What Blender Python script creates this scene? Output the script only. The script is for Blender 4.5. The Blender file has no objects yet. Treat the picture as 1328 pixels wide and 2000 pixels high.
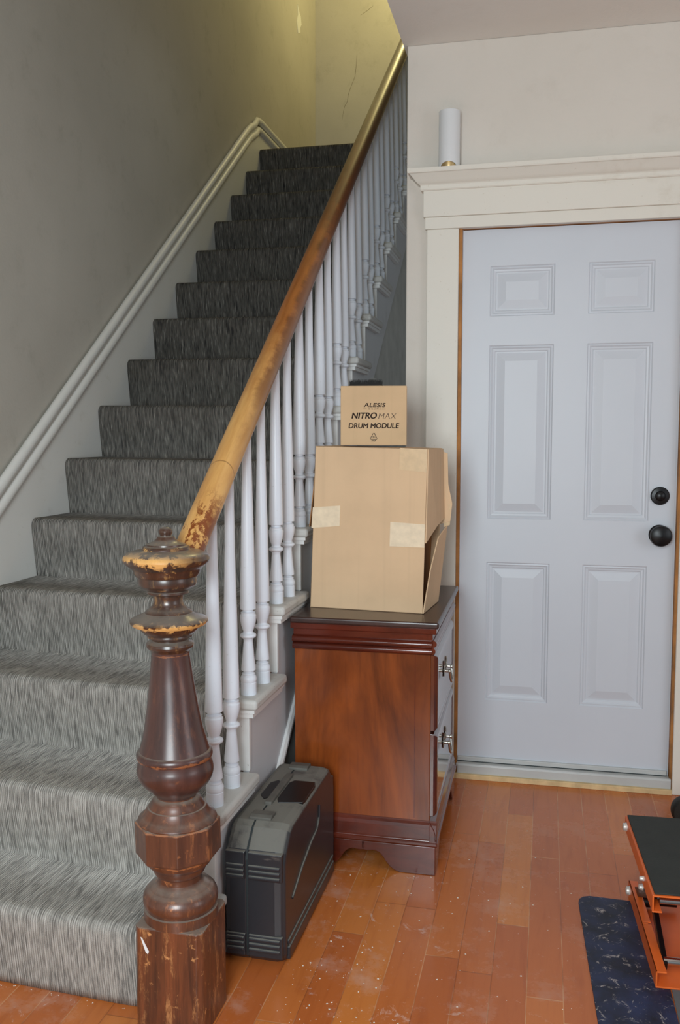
import bpy, bmesh, math, random
from mathutils import Vector, Matrix, Euler
random.seed(7)
PI = math.pi
SC = bpy.context.scene
COL = SC.collection

# ------------------------------------------------------------------ camera, world, lights, exposure
cam = bpy.data.cameras.new('camera')
cam.sensor_fit = 'HORIZONTAL'; cam.sensor_width = 36.0
cam.lens = 1719.7 / 1328 * 36.0
cam.clip_start = 0.02
co = bpy.data.objects.new('camera', cam); COL.objects.link(co)
co.location = (0.9616, -1.7166, 1.3434)
co.rotation_euler = (PI / 2 - 0.0814, 0, 0.2296)
SC.camera = co

W = bpy.data.worlds.new('world'); SC.world = W; W.use_nodes = True
W.node_tree.nodes['Background'].inputs[0].default_value = (0.84, 0.95, 1.0, 1)
W.node_tree.nodes['Background'].inputs[1].default_value = 0.22

def area(name, loc, target, sx, sy, power, color):
    l = bpy.data.lights.new(name, 'AREA'); l.shape = 'RECTANGLE'; l.size = sx; l.size_y = sy
    l.energy = power; l.color = color
    o = bpy.data.objects.new(name, l); COL.objects.link(o); o.location = loc
    d = Vector(target) - Vector(loc); o.rotation_euler = d.to_track_quat('-Z', 'Y').to_euler()
    return o
area('window_daylight', (0.55, -2.35, 1.55), (0.15, 0.6, 0.7), 0.9, 1.3, 70, (0.86, 0.96, 1.0))
area('side_area_light', (3.4, -0.6, 1.5), (0.4, 0.9, 0.9), 1.2, 1.6, 14, (0.88, 0.94, 1.0))  # unseen soft area light from the right
pl = bpy.data.lights.new('upstairs_lamp', 'POINT'); pl.energy = 26; pl.color = (1.0, 0.86, 0.38); pl.shadow_soft_size = 0.12
po = bpy.data.objects.new('upstairs_lamp', pl); COL.objects.link(po); po.location = (0.15, 4.45, 5.0)

SC.view_settings.view_transform = 'Standard'
SC.view_settings.look = 'None'
SC.view_settings.gamma = 1.0
SC.view_settings.use_curve_mapping = False
SC.view_settings.exposure = 0.1

# ------------------------------------------------------------------ materials
def srgb(r, g, b):
    f = lambda c: (c / 255 / 12.92) if c / 255 <= .04045 else ((c / 255 + .055) / 1.055) ** 2.4
    return (f(r), f(g), f(b), 1)

class NB:
    """small node builder"""
    def __init__(s, name, rough=.5, metal=0., coat=0., spec=.5):
        s.m = bpy.data.materials.new(name); s.m.use_nodes = True
        s.t = s.m.node_tree; s.b = s.t.nodes['Principled BSDF']
        s.b.inputs['Roughness'].default_value = rough
        s.b.inputs['Metallic'].default_value = metal
        s.b.inputs['Coat Weight'].default_value = coat
        s.b.inputs['Specular IOR Level'].default_value = spec
    def n(s, t, **k):
        x = s.t.nodes.new(t)
        for a, v in k.items(): setattr(x, a, v)
        return x
    def l(s, a, b): s.t.links.new(a, b)
    def put(s, sock, v):
        if hasattr(v, 'is_output') or isinstance(v, bpy.types.NodeSocket): s.l(v, sock)
        else: sock.default_value = v
    def coord(s, which='Object'): return s.n('ShaderNodeTexCoord').outputs[which]
    def mapping(s, vec, scale=(1, 1, 1), loc=(0, 0, 0), rot=(0, 0, 0)):
        x = s.n('ShaderNodeMapping'); s.l(vec, x.inputs[0])
        x.inputs['Location'].default_value = loc; x.inputs['Rotation'].default_value = rot; x.inputs['Scale'].default_value = scale
        return x.outputs[0]
    def noise(s, vec, scale=5., detail=4., rough=.55, dist=0.):
        x = s.n('ShaderNodeTexNoise'); s.l(vec, x.inputs['Vector'])
        x.inputs['Scale'].default_value = scale; x.inputs['Detail'].default_value = detail
        x.inputs['Roughness'].default_value = rough; x.inputs['Distortion'].default_value = dist
        return x.outputs[0]
    def ramp(s, v, stops, interp='LINEAR'):
        x = s.n('ShaderNodeValToRGB'); s.l(v, x.inputs[0]); r = x.color_ramp; r.interpolation = interp
        while len(r.elements) < len(stops): r.elements.new(.5)
        for e, (p, c) in zip(r.elements, stops):
            e.position = p; e.color = c if len(c) == 4 else (*c, 1)
        return x.outputs[0]
    def step(s, v, a, b):
        x = s.n('ShaderNodeMapRange'); s.put(x.inputs[0], v)
        x.inputs[1].default_value = a; x.inputs[2].default_value = b
        x.interpolation_type = 'SMOOTHSTEP'
        return x.outputs[0]
    def mix(s, f, a, b, mode='MIX'):
        x = s.n('ShaderNodeMix', data_type='RGBA', blend_type=mode)
        s.put(x.inputs[0], f); s.put(x.inputs[6], a); s.put(x.inputs[7], b)
        return x.outputs[2]
    def math(s, op, a, b=0., c=None):
        x = s.n('ShaderNodeMath', operation=op); s.put(x.inputs[0], a); s.put(x.inputs[1], b)
        if c is not None: s.put(x.inputs[2], c)
        return x.outputs[0]
    def sep(s, v):
        x = s.n('ShaderNodeSeparateXYZ'); s.l(v, x.inputs[0]); return x.outputs
    def comb(s, a, b, c):
        x = s.n('ShaderNodeCombineXYZ'); s.put(x.inputs[0], a); s.put(x.inputs[1], b); s.put(x.inputs[2], c); return x.outputs[0]
    def wn(s, vec):
        x = s.n('ShaderNodeTexWhiteNoise', noise_dimensions='3D'); s.l(vec, x.inputs['Vector']); return x.outputs[0]
    def bump(s, h, strength=.3, dist=.002):
        x = s.n('ShaderNodeBump'); x.inputs['Strength'].default_value = strength; x.inputs['Distance'].default_value = dist
        s.l(h, x.inputs['Height']); s.l(x.outputs[0], s.b.inputs['Normal']); return x
    def col(s, v): s.put(s.b.inputs['Base Color'], v); return s
    def rough(s, v): s.put(s.b.inputs['Roughness'], v); return s

def plain(name, c, rough=.5, metal=0., spec=.5, var=.06, scale=8., bump=0.):
    b = NB(name, rough, metal, 0., spec); v = b.coord()
    n = b.noise(v, scale)
    lo = tuple(max(0, x * (1 - var * 2)) for x in c[:3]) + (1,); hi = tuple(min(1, x * (1 + var)) for x in c[:3]) + (1,)
    b.col(b.ramp(n, [(.3, lo), (.7, hi)]))
    if bump: b.bump(b.noise(v, scale * 12), bump, .002)
    return b.m

def paint_white(name, c, dirt, rough=.45, amount=.35, scale=5.):
    """painted woodwork with scuffs and small specks"""
    b = NB(name, rough); v = b.coord()
    d1 = b.step(b.noise(v, scale, 6, .65), .56, .78)
    d2 = b.step(b.noise(v, scale * 14, 2), .70, .76)
    f = b.math('MAXIMUM', b.math('MULTIPLY', d1, amount), b.math('MULTIPLY', d2, amount))
    b.col(b.mix(f, c, dirt)); b.bump(b.noise(v, 60, 3), .12, .002)
    return b.m

def wall_mat(name, c1, c2, c3, scale=1.3):
    b = NB(name, .85, spec=.2); v = b.coord()
    n = b.noise(v, scale, 5, .6); n2 = b.noise(v, 7, 6, .7)
    base = b.ramp(n, [(.3, c1), (.7, c2)])
    f = b.math('MULTIPLY', b.step(n2, .52, .8), .5)
    b.col(b.mix(f, base, c3)); b.bump(b.noise(v, 90, 4), .25, .002)
    return b.m

M = {}
M['wall_left'] = wall_mat('worn_plaster_paint', srgb(176, 172, 163), srgb(188, 184, 175), srgb(150, 145, 134))
M['wall_back'] = wall_mat('cream_wall_paint', srgb(216, 209, 199), srgb(222, 215, 206), srgb(207, 199, 188), 2.)
M['ceiling'] = wall_mat('ceiling_paint', srgb(232, 227, 220), srgb(236, 232, 226), srgb(222, 216, 208), 2.)
M['spandrel'] = wall_mat('grey_plaster', srgb(180, 182, 178), srgb(205, 206, 202), srgb(150, 150, 142), 6.)
M['stair_white'] = paint_white('stair_white_paint', srgb(225, 226, 226), srgb(150, 143, 128), .45, .45, 6)
M['string_paint'] = paint_white('string_grey_paint', srgb(208, 210, 214), srgb(160, 158, 152), .5, .3, 5)
M['tread_paint'] = paint_white('worn_tread_paint', srgb(200, 200, 197), srgb(118, 112, 100), .6, .8, 9)
M['skirt'] = paint_white('skirting_paint', srgb(222, 222, 218), srgb(170, 164, 150), .4, .35, 7)
M['baluster'] = paint_white('baluster_paint', srgb(228, 234, 244), srgb(165, 158, 145), .35, .22, 9)
M['door'] = plain('white_door_paint', srgb(208, 213, 221), .42, var=.012, scale=3)
M['casing'] = paint_white('casing_paint', srgb(228, 223, 212), srgb(170, 150, 120), .5, .25, 6)
M['gap_wood'] = plain('raw_brown_wood_edge', srgb(178, 120, 62), .7, var=.25, scale=9)
M['pale_wood'] = plain('raw_pale_wood_strip', srgb(226, 196, 146), .7, var=.12, scale=20)
M['sill'] = plain('grey_door_sill', srgb(196, 198, 196), .4, var=.04)
M['seal'] = plain('dark_rubber_seal', srgb(40, 48, 50), .6)
M['black_metal'] = plain('matte_black_metal', srgb(16, 16, 18), .35, .3)

# carpet: ribbed, striped along its run (UV u = across, v = along)
def carpet():
    b = NB('striped_grey_carpet', .95, spec=.1)
    uv = b.coord('UV')
    u_, w_, _z = b.sep(uv)[0:3]
    tid = b.math('FLOOR', b.math('MULTIPLY', u_, 330.))
    rnd = b.wn(b.comb(tid, .5, 0.))
    fine = b.noise(b.comb(b.math('MULTIPLY', tid, 7.31), b.math('ADD', b.math('MULTIPLY', w_, 15.), b.math('MULTIPLY', rnd, 50.)), 0.), 1, 2, .6)
    gid = b.math('FLOOR', b.math('MULTIPLY', u_, 150.))
    mid = b.noise(b.comb(b.math('MULTIPLY', gid, 3.77), b.math('MULTIPLY', w_, 8.), 3.), 1, 2, .6)
    big = b.noise(uv, 5, 4, .65)
    dots = b.noise(b.mapping(uv, (500, 500, 1)), 1, 1)
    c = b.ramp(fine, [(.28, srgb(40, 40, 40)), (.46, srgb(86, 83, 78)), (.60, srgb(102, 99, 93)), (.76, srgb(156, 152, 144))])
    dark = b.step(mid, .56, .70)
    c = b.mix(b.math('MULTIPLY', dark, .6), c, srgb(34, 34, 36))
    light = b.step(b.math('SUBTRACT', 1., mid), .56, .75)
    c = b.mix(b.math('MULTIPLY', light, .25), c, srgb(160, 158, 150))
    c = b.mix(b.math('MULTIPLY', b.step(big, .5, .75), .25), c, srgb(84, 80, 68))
    # plaster dust caught on the lower steps' threads, its upward fade also painting light falloff
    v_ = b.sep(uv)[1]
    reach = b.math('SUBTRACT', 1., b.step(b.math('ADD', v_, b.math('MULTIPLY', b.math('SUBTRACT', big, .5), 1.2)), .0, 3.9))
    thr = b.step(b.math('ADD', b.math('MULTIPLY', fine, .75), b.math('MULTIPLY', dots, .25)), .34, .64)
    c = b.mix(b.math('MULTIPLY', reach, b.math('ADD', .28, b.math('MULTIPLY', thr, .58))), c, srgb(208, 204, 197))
    fr_ = b.math('FRACT', b.math('MULTIPLY', u_, 165.))
    rib = b.math('MULTIPLY', b.math('ABSOLUTE', b.math('SUBTRACT', fr_, .5)), 2.)
    c = b.mix(b.math('MULTIPLY', b.step(rib, .55, 1.), .38), c, srgb(52, 52, 54))
    b.col(c)
    b.bump(b.math('SUBTRACT', b.math('ADD', fine, b.math('MULTIPLY', dots, .7)), b.math('MULTIPLY', rib, .8)), .7, .004)
    return b.m
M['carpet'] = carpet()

def floor_mat():
    b = NB('orange_plank_floor', .28, spec=.5)
    v = b.coord(); x, y, z = b.sep(v)[0:3]
    u = b.math('DIVIDE', b.math('SUBTRACT', x, .067), .0872)
    i = b.math('FLOOR', u); fu = b.math('FRACT', u)
    off = b.wn(b.comb(i, 3.1, 0.))
    w = b.math('ADD', b.math('DIVIDE', y, .74), b.math('MULTIPLY', off, 5.))
    j = b.math('FLOOR', w); fw = b.math('FRACT', w)
    rnd = b.wn(b.comb(i, j, 1.7))
    base = b.ramp(rnd, [(0., srgb(182, 98, 48)), (.35, srgb(190, 106, 52)), (.7, srgb(196, 112, 55)), (1., srgb(206, 126, 60))])
    grain = b.noise(b.mapping(v, (38, 3.2, 1)), 1, 5, .65, .6)
    c = b.mix(b.math('MULTIPLY', b.step(grain, .45, .8), .38), base, srgb(146, 66, 26))
    blot = b.noise(v, 5.5, 4, .6)
    c = b.mix(b.math('MULTIPLY', b.step(blot, .55, .8), .35), c, srgb(150, 70, 34))
    # fine pale seams along boards, darker end joints
    e1 = b.math('MINIMUM', fu, b.math('SUBTRACT', 1., fu))
    e2 = b.math('MINIMUM', fw, b.math('SUBTRACT', 1., fw))
    s1 = b.math('SUBTRACT', 1., b.step(e1, .006, .022)); s2 = b.math('SUBTRACT', 1., b.step(e2, .001, .0035))
    seam = b.math('MAXIMUM', s1, s2)
    sn = b.step(b.noise(v, 3.5, 3), .42, .62)
    c = b.mix(b.math('MULTIPLY', seam, .5), c, b.mix(sn, srgb(120, 66, 38), srgb(224, 180, 136)))
    # plaster dust and dried smears
    d = b.step(b.noise(v, 4.2, 8, .72), .50, .78)
    d2 = b.step(b.noise(v, 11, 7, .75, .8), .60, .74)
    near = b.math('MULTIPLY', b.math('SUBTRACT', 1., b.step(x, .55, 1.25)), b.math('SUBTRACT', 1., b.step(y, .8, 1.5)))
    c = b.mix(b.math('MULTIPLY', d, b.math('ADD', .26, b.math('MULTIPLY', near, .18))), c, srgb(222, 205, 196))
    c = b.mix(b.math('MULTIPLY', d2, b.math('MULTIPLY', near, .85)), c, srgb(232, 222, 216))
    b.col(c)
    r = b.math('ADD', .2, b.math('MULTIPLY', b.math('MAXIMUM', d, d2), .35))
    b.rough(b.math('ADD', r, b.math('MULTIPLY', b.noise(v, 30, 3), .08)))
    b.bump(b.math('SUBTRACT', b.math('MULTIPLY', grain, .15), seam), .25, .0015)
    return b.m
M['floor'] = floor_mat()

def worn_wood(name, dark, mid, worn, bands, rough=.32, grain=(30, 30, 3), wear=.45, dust=.25):
    """dark varnish with wear: bands = [(z0,z1,strength)] of raw wood where hands rubbed it"""
    b = NB(name, rough, coat=.6); b.b.inputs['Coat Roughness'].default_value = .22
    v = b.coord(); x, y, z = b.sep(v)[0:3]
    g = b.noise(b.mapping(v, grain), 1, 5, .65, .4)
    c = b.ramp(g, [(.3, dark), (.75, mid)])
    n = b.noise(v, 26, 7, .7)
    spots = b.math('MAXIMUM', b.step(b.noise(v, 45, 5, .65), .62, .74), b.math('MULTIPLY', b.step(b.noise(b.mapping(v, (40, 40, 9)), 1, 6, .75), .54, .68), .6))
    c = b.mix(b.math('MULTIPLY', spots, wear), c, worn)
    for z0, z1, st in bands:
        m = (z0 + z1) / 2; h = (z1 - z0) / 2
        dist = b.math('SUBTRACT', 1., b.math('DIVIDE', b.math('ABSOLUTE', b.math('SUBTRACT', z, m)), h))
        f = b.step(b.math('ADD', b.math('MULTIPLY', dist, .45), b.math('MULTIPLY', n, 2.0)), 1.22, 1.36)
        side = b.step(b.math('SUBTRACT', b.math('MULTIPLY', x, -1.), b.math('MULTIPLY', y, .3)), -.08, .03) if st > 1 else 1.
        c = b.mix(b.math('MULTIPLY', b.math('MULTIPLY', f, side), min(st, .95)), c, b.mix(b.noise(v, 60, 5, .7), tuple(k * .55 for k in worn[:3]) + (1,), tuple(min(1, k * 1.15) for k in worn[:3]) + (1,)))
    nz = b.sep(b.n('ShaderNodeNewGeometry').outputs['Normal'])[2]
    dz = b.math('MULTIPLY', b.step(b.math('ADD', nz, b.math('MULTIPLY', n, .3)), .72, 1.15), .62)
    c = b.mix(dz, c, srgb(142, 134, 124))
    b.col(c)
    b.rough(b.math('ADD', rough, b.math('MULTIPLY', b.noise(v, 18, 4), .15)))
    b.bump(g, .1, .002)
    return b.m
DK, MD, WN = srgb(46, 30, 24), srgb(84, 54, 40), srgb(232, 176, 104)
M['newel_top'] = worn_wood('worn_varnish_cap', DK, MD, WN, [(1.058, 1.108, 1.5), (.918, .945, .9)], .26)
M['newel_shaft'] = worn_wood('dark_varnish_shaft', srgb(50, 30, 28), srgb(86, 54, 48), srgb(168, 104, 64), [(.617, .632, .7), (.859, .866, .5)], .3, wear=.25)
M['newel_low'] = worn_wood('scuffed_varnish', srgb(60, 34, 26), srgb(112, 66, 44), srgb(196, 124, 74), [(.386, .396, .6), (.232, .25, .6), (.47, .478, .5)], .34, wear=.6)
M['newel_block'] = worn_wood('scuffed_block_varnish', srgb(50, 28, 20), srgb(128, 70, 40), srgb(206, 146, 92), [], .4, (45, 45, 4), .95)

def rail_mat():
    b = NB('hand_worn_rail', .28, coat=.3); v = b.coord(); x, y, z = b.sep(v)[0:3]
    g = b.noise(b.mapping(v, (60, 5, 6)), 1, 5, .6, .3)
    dark = b.ramp(g, [(.3, srgb(84, 44, 18)), (.7, srgb(122, 68, 28))])
    org = b.ramp(g, [(.3, srgb(150, 84, 34)), (.7, srgb(184, 112, 52))])
    tan = b.ramp(g, [(.3, srgb(196, 140, 78)), (.7, srgb(222, 172, 104))])
    vd = b.ramp(g, [(.3, srgb(70, 42, 26)), (.7, srgb(92, 58, 38))])
    n = b.noise(v, 9, 6, .7)
    yy = b.math('ADD', y, b.math('MULTIPLY', b.math('SUBTRACT', n, .5), .55))
    c = b.mix(b.step(yy, .42, .95), tan, org)
    c = b.mix(b.step(yy, 1.0, 1.7), c, dark)
    c = b.mix(b.step(yy, 1.9, 2.5), c, vd)
    # varnish left along the side away from the stair
    side = b.math('MULTIPLY', b.step(b.math('ADD', x, b.math('MULTIPLY', b.math('SUBTRACT', n, .5), .07)), .008, .028), b.step(y, .2, .7))
    c = b.mix(b.math('MULTIPLY', side, .7), c, srgb(92, 50, 24))
    # blistered old varnish near the newel
    m = b.noise(b.mapping(v, (55, 26, 26)), 1, 6, .7)
    old = b.math('MULTIPLY', b.step(b.math('ADD', m, b.math('MULTIPLY', x, 3.0)), .50, .56), b.math('SUBTRACT', 1., b.step(b.math('ADD', y, b.math('MULTIPLY', b.math('SUBTRACT', m, .5), .3)), .15, .24)))
    c = b.mix(old, c, srgb(128, 66, 28))
    joint = b.math('SUBTRACT', 1., b.step(b.math('ABSOLUTE', b.math('SUBTRACT', y, b.math('ADD', .293, b.math('MULTIPLY', x, .03)))), .0006, .0022))
    c = b.mix(b.math('MULTIPLY', joint, .6), c, srgb(110, 66, 30))
    b.col(c); b.rough(b.math('ADD', .24, b.math('MULTIPLY', b.noise(v, 12, 4), .2)))
    return b.m
M['rail'] = rail_mat()

def cherry(name, a, c_, rot=0., sc=(9, 9, 1.6), rough=.2):
    b = NB(name, rough, coat=.35); b.b.inputs['Coat Roughness'].default_value = .12; v = b.coord()
    g = b.noise(b.mapping(v, sc), 1, 5, .6, 1.1)
    f = b.noise(b.mapping(v, (90, 90, 5)), 1, 3)
    c = b.ramp(g, [(.28, a), (.5, tuple((a[k] + c_[k]) / 2 for k in range(3))), (.72, c_)])
    c = b.mix(b.math('MULTIPLY', b.step(f, .5, .8), .25), c, a)
    b.col(c); return b.m
M['cherry'] = cherry('cherry_veneer', srgb(66, 26, 13), srgb(158, 80, 32), sc=(6, 6, 1.1))
M['cherry_dark'] = cherry('dark_cherry_moulding', srgb(66, 24, 16), srgb(112, 46, 28), sc=(2, 2, 12), rough=.16)
M['cherry_top'] = cherry('dark_cherry_top', srgb(42, 24, 20), srgb(66, 40, 34), sc=(9, 2, 2), rough=.34)
M['cherry_drawer'] = cherry('dark_cherry_drawer', srgb(56, 20, 14), srgb(88, 34, 22), sc=(3, 3, 14), rough=.10)
M['cherry_drawer'].node_tree.nodes['Principled BSDF'].inputs['Coat Weight'].default_value = 1.0
M['cherry_drawer'].node_tree.nodes['Principled BSDF'].inputs['Coat IOR'].default_value = 1.7
M['silver'] = plain('aged_silver_metal', srgb(190, 188, 180), .28, 1., var=.15, scale=60)

def kraft(name, c, dirt=.15):
    b = NB(name, .8, spec=.2); v = b.coord()
    n = b.noise(v, 4, 5, .6); fl = b.noise(b.mapping(v, (34, 34, .6)), 1, 3)
    lo = tuple(x * .86 for x in c[:3]) + (1,)
    k = b.mix(b.math('MULTIPLY', b.step(n, .35, .75), .8), c, lo)
    k = b.mix(b.math('MULTIPLY', b.step(fl, .5, .75), .28), k, tuple(x * .8 for x in c[:3]) + (1,))
    b.col(k); b.bump(fl, .15, .001); return b.m
M['kraft'] = kraft('kraft_cardboard', srgb(218, 186, 150))
M['kraft_in'] = kraft('kraft_cardboard_inside', srgb(176, 130, 88))
M['kraft_small'] = kraft('small_box_cardboard', srgb(210, 178, 140))
M['tape'] = plain('pale_paper_tape', srgb(232, 212, 182), .55, var=.06, scale=40)
M['tape_clear'] = plain('clear_packing_tape', srgb(216, 186, 146), .3, var=.06, scale=40)
M['ink'] = plain('dark_brown_ink', srgb(64, 44, 34), .7)
M['bristle'] = plain('black_bristle', srgb(34, 34, 34), .7)

def case_mat():
    b = NB('dusty_black_plastic', .34); v = b.coord()
    ge = b.n('ShaderNodeNewGeometry'); nz = b.sep(ge.outputs['Normal'])[2]
    dust = b.noise(v, 9, 6, .7); scr = b.step(b.noise(b.mapping(v, (8, 30, 30)), 1, 5, .7), .62, .72)
    f = b.math('MULTIPLY', b.step(nz, .35, .8), b.step(dust, .25, .5))
    c = b.mix(b.math('MULTIPLY', f, .85), srgb(46, 46, 50), srgb(122, 120, 112))
    c = b.mix(b.math('MULTIPLY', scr, .22), c, srgb(150, 140, 130))
    b.col(c); b.rough(b.math('ADD', .3, b.math('MULTIPLY', f, .5))); b.bump(b.noise(v, 300, 2), .1, .001)
    return b.m
M['case'] = case_mat()
M['case_handle'] = plain('dusty_grey_handle_plastic', srgb(96, 94, 88), .6, var=.15, scale=20)
M['orange'] = plain('orange_powder_coat', srgb(232, 108, 42), .38, var=.06, scale=6)
M['rubber'] = plain('black_rubber', srgb(42, 46, 44), .75, var=.1, scale=14, bump=.2)
M['chrome'] = plain('chrome_rod', srgb(200, 200, 200), .2, 1., var=.05)
M['bolt'] = plain('zinc_bolt', srgb(225, 222, 215), .35, .4, var=.05)
M['tyre'] = plain('dark_tyre', srgb(38, 38, 34), .6, var=.2)
M['grey_sheet'] = plain('grey_board', srgb(96, 98, 100), .7)
M['white_tube'] = plain('white_enamel', srgb(226, 228, 230), .3, var=.01)
M['brass'] = plain('brushed_brass', srgb(206, 178, 128), .35, .8, var=.08, scale=30)
M['crack'] = plain('grimy_crack', srgb(122, 114, 88), .9)
M['dust'] = plain('plaster_crumbs', srgb(232, 224, 212), .9, var=.1, scale=60)

def mat_vinyl():
    b = NB('navy_vinyl_mat', .55); v = b.coord()
    big = b.noise(v, 12, 4); n = b.noise(v, 26, 8, .8, 1.2)
    c = b.ramp(big, [(.35, srgb(20, 26, 42)), (.7, srgb(38, 50, 84))])
    c = b.mix(b.math('MULTIPLY', b.step(n, .565, .64), .8), c, srgb(196, 188, 182))
    b.col(c); return b.m
M['mat'] = mat_vinyl()

# ------------------------------------------------------------------ geometry helpers
ROOT = {}
def thing(name, label=None, cat=None, loc=(0, 0, 0), rotz=0., group=None, kind=None):
    o = bpy.data.objects.new(name, None); COL.objects.link(o)
    o.location = loc; o.rotation_euler = (0, 0, rotz); o.empty_display_size = .1
    if label: o['label'] = label
    if cat: o['category'] = cat
    if group: o['group'] = group
    if kind: o['kind'] = kind
    ROOT[o.name] = Vector(loc)
    return o
def tag(o, label=None, cat=None, group=None, kind=None):
    if label: o['label'] = label
    if cat: o['category'] = cat
    if group: o['group'] = group
    if kind: o['kind'] = kind
    return o

class B:
    """collects shapes into ONE mesh"""
    def __init__(s): s.v = []; s.f = []
    def add(s, vs, fs):
        k = len(s.v); s.v += [tuple(p) for p in vs]; s.f += [tuple(i + k for i in f) for f in fs]; return s
    def box(s, x0, x1, y0, y1, z0, z1):
        vs = [(x0, y0, z0), (x1, y0, z0), (x1, y1, z0), (x0, y1, z0), (x0, y0, z1), (x1, y0, z1), (x1, y1, z1), (x0, y1, z1)]
        return s.add(vs, [(0, 3, 2, 1), (4, 5, 6, 7), (0, 1, 5, 4), (1, 2, 6, 5), (2, 3, 7, 6), (3, 0, 4, 7)])
    def prism(s, pts, axis, a, b):
        """pts 2D outline in the two other axes (cyclic order y,z / x,z / x,y)"""
        def P(p, t):
            return {'x': (t, p[0], p[1]), 'y': (p[0], t, p[1]), 'z': (p[0], p[1], t)}[axis]
        n = len(pts); vs = [P(p, a) for p in pts] + [P(p, b) for p in pts]
        fs = [tuple(range(n)), tuple(range(2 * n - 1, n - 1, -1))] + [(i, i + n, (i + 1) % n + n, (i + 1) % n) for i in range(n)]
        return s.add(vs, fs)
    def lathe(s, prof, c=(0, 0, 0), seg=40, axis='z', sx=1., sy=1.):
        """prof [(h, r)] around axis through c"""
        vs = []; fs = []
        for h, r in prof:
            for k in range(seg):
                a = 2 * PI * k / seg; u, w = r * math.cos(a) * sx, r * math.sin(a) * sy
                vs.append({'z': (c[0] + u, c[1] + w, c[2] + h), 'y': (c[0] + u, c[1] + h, c[2] + w), 'x': (c[0] + h, c[1] + u, c[2] + w)}[axis])
        for i in range(len(prof) - 1):
            for k in range(seg):
                k2 = (k + 1) % seg
                fs.append((i * seg + k, i * seg + k2, (i + 1) * seg + k2, (i + 1) * seg + k))
        fs.append(tuple(range(seg - 1, -1, -1))); fs.append(tuple((len(prof) - 1) * seg + k for k in range(seg)))
        return s.add(vs, fs)
    def tube(s, path, r, seg=10):
        path = [Vector(p) for p in path]; vs = []; fs = []
        prev = None
        for i, p in enumerate(path):
            t = (path[min(i + 1, len(path) - 1)] - path[max(i - 1, 0)]).normalized()
            if prev is None:
                u = t.orthogonal().normalized()
            else:
                u = (prev - t * prev.dot(t)).normalized()
            prev = u; w = t.cross(u)
            rr = r[i] if isinstance(r, (list, tuple)) else r
            for k in range(seg):
                a = 2 * PI * k / seg; vs.append(p + (u * math.cos(a) + w * math.sin(a)) * rr)
        for i in range(len(path) - 1):
            for k in range(seg):
                k2 = (k + 1) % seg; fs.append((i * seg + k, i * seg + k2, (i + 1) * seg + k2, (i + 1) * seg + k))
        fs.append(tuple(range(seg - 1, -1, -1))); fs.append(tuple((len(path) - 1) * seg + k for k in range(seg)))
        return s.add(vs, fs)
    def sweep(s, sect, p0, p1, side, up):
        """sweep a closed 2D section (a along side, b along up) from p0 to p1"""
        p0, p1, side, up = map(Vector, (p0, p1, side, up)); n = len(sect)
        vs = [p0 + side * a + up * b for a, b in sect] + [p1 + side * a + up * b for a, b in sect]
        fs = [tuple(range(n)), tuple(range(2 * n - 1, n - 1, -1))] + [(i, i + n, (i + 1) % n + n, (i + 1) % n) for i in range(n)]
        return s.add(vs, fs)
    def build(s, name, mat, parent=None, bevel=0., seg=2, smooth=False, world=False, angle=35, kind=None):
        me = bpy.data.meshes.new(name)
        off = ROOT[parent.name] if (world and parent) else Vector((0, 0, 0))
        me.from_pydata([tuple(Vector(p) - off) for p in s.v], [], s.f); me.update()
        bm = bmesh.new(); bm.from_mesh(me); bmesh.ops.recalc_face_normals(bm, faces=bm.faces); bm.to_mesh(me); bm.free()
        me.materials.append(M[mat] if isinstance(mat, str) else mat)
        o = bpy.data.objects.new(name, me); COL.objects.link(o)
        if parent: o.parent = parent; ROOT[o.name] = off if world else ROOT[parent.name]
        else: ROOT[o.name] = Vector((0, 0, 0))
        if bevel:
            m = o.modifiers.new('bevel', 'BEVEL'); m.width = bevel; m.segments = seg; m.limit_method = 'ANGLE'; m.angle_limit = math.radians(30)
        if smooth:
            me.shade_smooth(); me.set_sharp_from_angle(angle=math.radians(angle))
        if kind: o['kind'] = kind
        return o

def struct(o): o['kind'] = 'structure'; return o

# ------------------------------------------------------------------ dimensions found from the photograph
XL, XR = -0.84, 0.20          # wall side and open side of the stair
R_, G_ = 0.2117, 0.2676       # riser, going
NS = 15
DW = (0.6362, 1.758); DWR = 0.0186   # door wall origin (hinge jamb) and its slight turn
CEIL = 2.838
def zt(n, x): return n * R_ - .0091 * (x + .3)
def yn(i): return (i - 1) * G_        # nosing of step i on the open side

# ------------------------------------------------------------------ structure
struct(B().box(-0.87, 4.2, -4.2, 4.1, -.12, 0).build('floor', 'floor'))
struct(B().box(-1.0, -0.858, -4.2, 5.35, 0, 5.5).build('wall_left', 'wall_left'))
struct(B().box(-0.858, 1.2, 5.22, 5.35, 2.9, 5.5).build('wall_stairhead', 'wall_left'))
struct(B().box(.43, 1.2, 1.95, 5.22, CEIL + .0, 5.5).build('wall_upper_right', 'wall_left'))
struct(B().box(.43, .55, -1.6, 1.95, CEIL + .30, 5.5).build('wall_upper_front', 'wall_left'))
struct(B().box(-1.0, 1.2, -1.6, 5.35, 5.5, 5.6).build('ceiling_upper', 'ceiling'))
struct(B().box(-.858, .43, -1.7, -1.58, CEIL, 5.5).build('wall_upper_near', 'wall_left'))
# lower ceiling with the open stairwell edge
c = B(); c.box(.405, 4.2, -4.2, 1.95, CEIL, CEIL + .3); c.box(-.858, .405, -4.2, -1.6, CEIL, CEIL + .3)
struct(c.build('ceiling', 'ceiling'))
struct(B().box(.17, .62, 3.95, 4.05, 0, CEIL).build('wall_passage', 'wall_left'))
struct(B().box(-.858, .43, 3.98, 5.22, 3.0, 3.165).build('floor_landing', 'carpet'))

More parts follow.
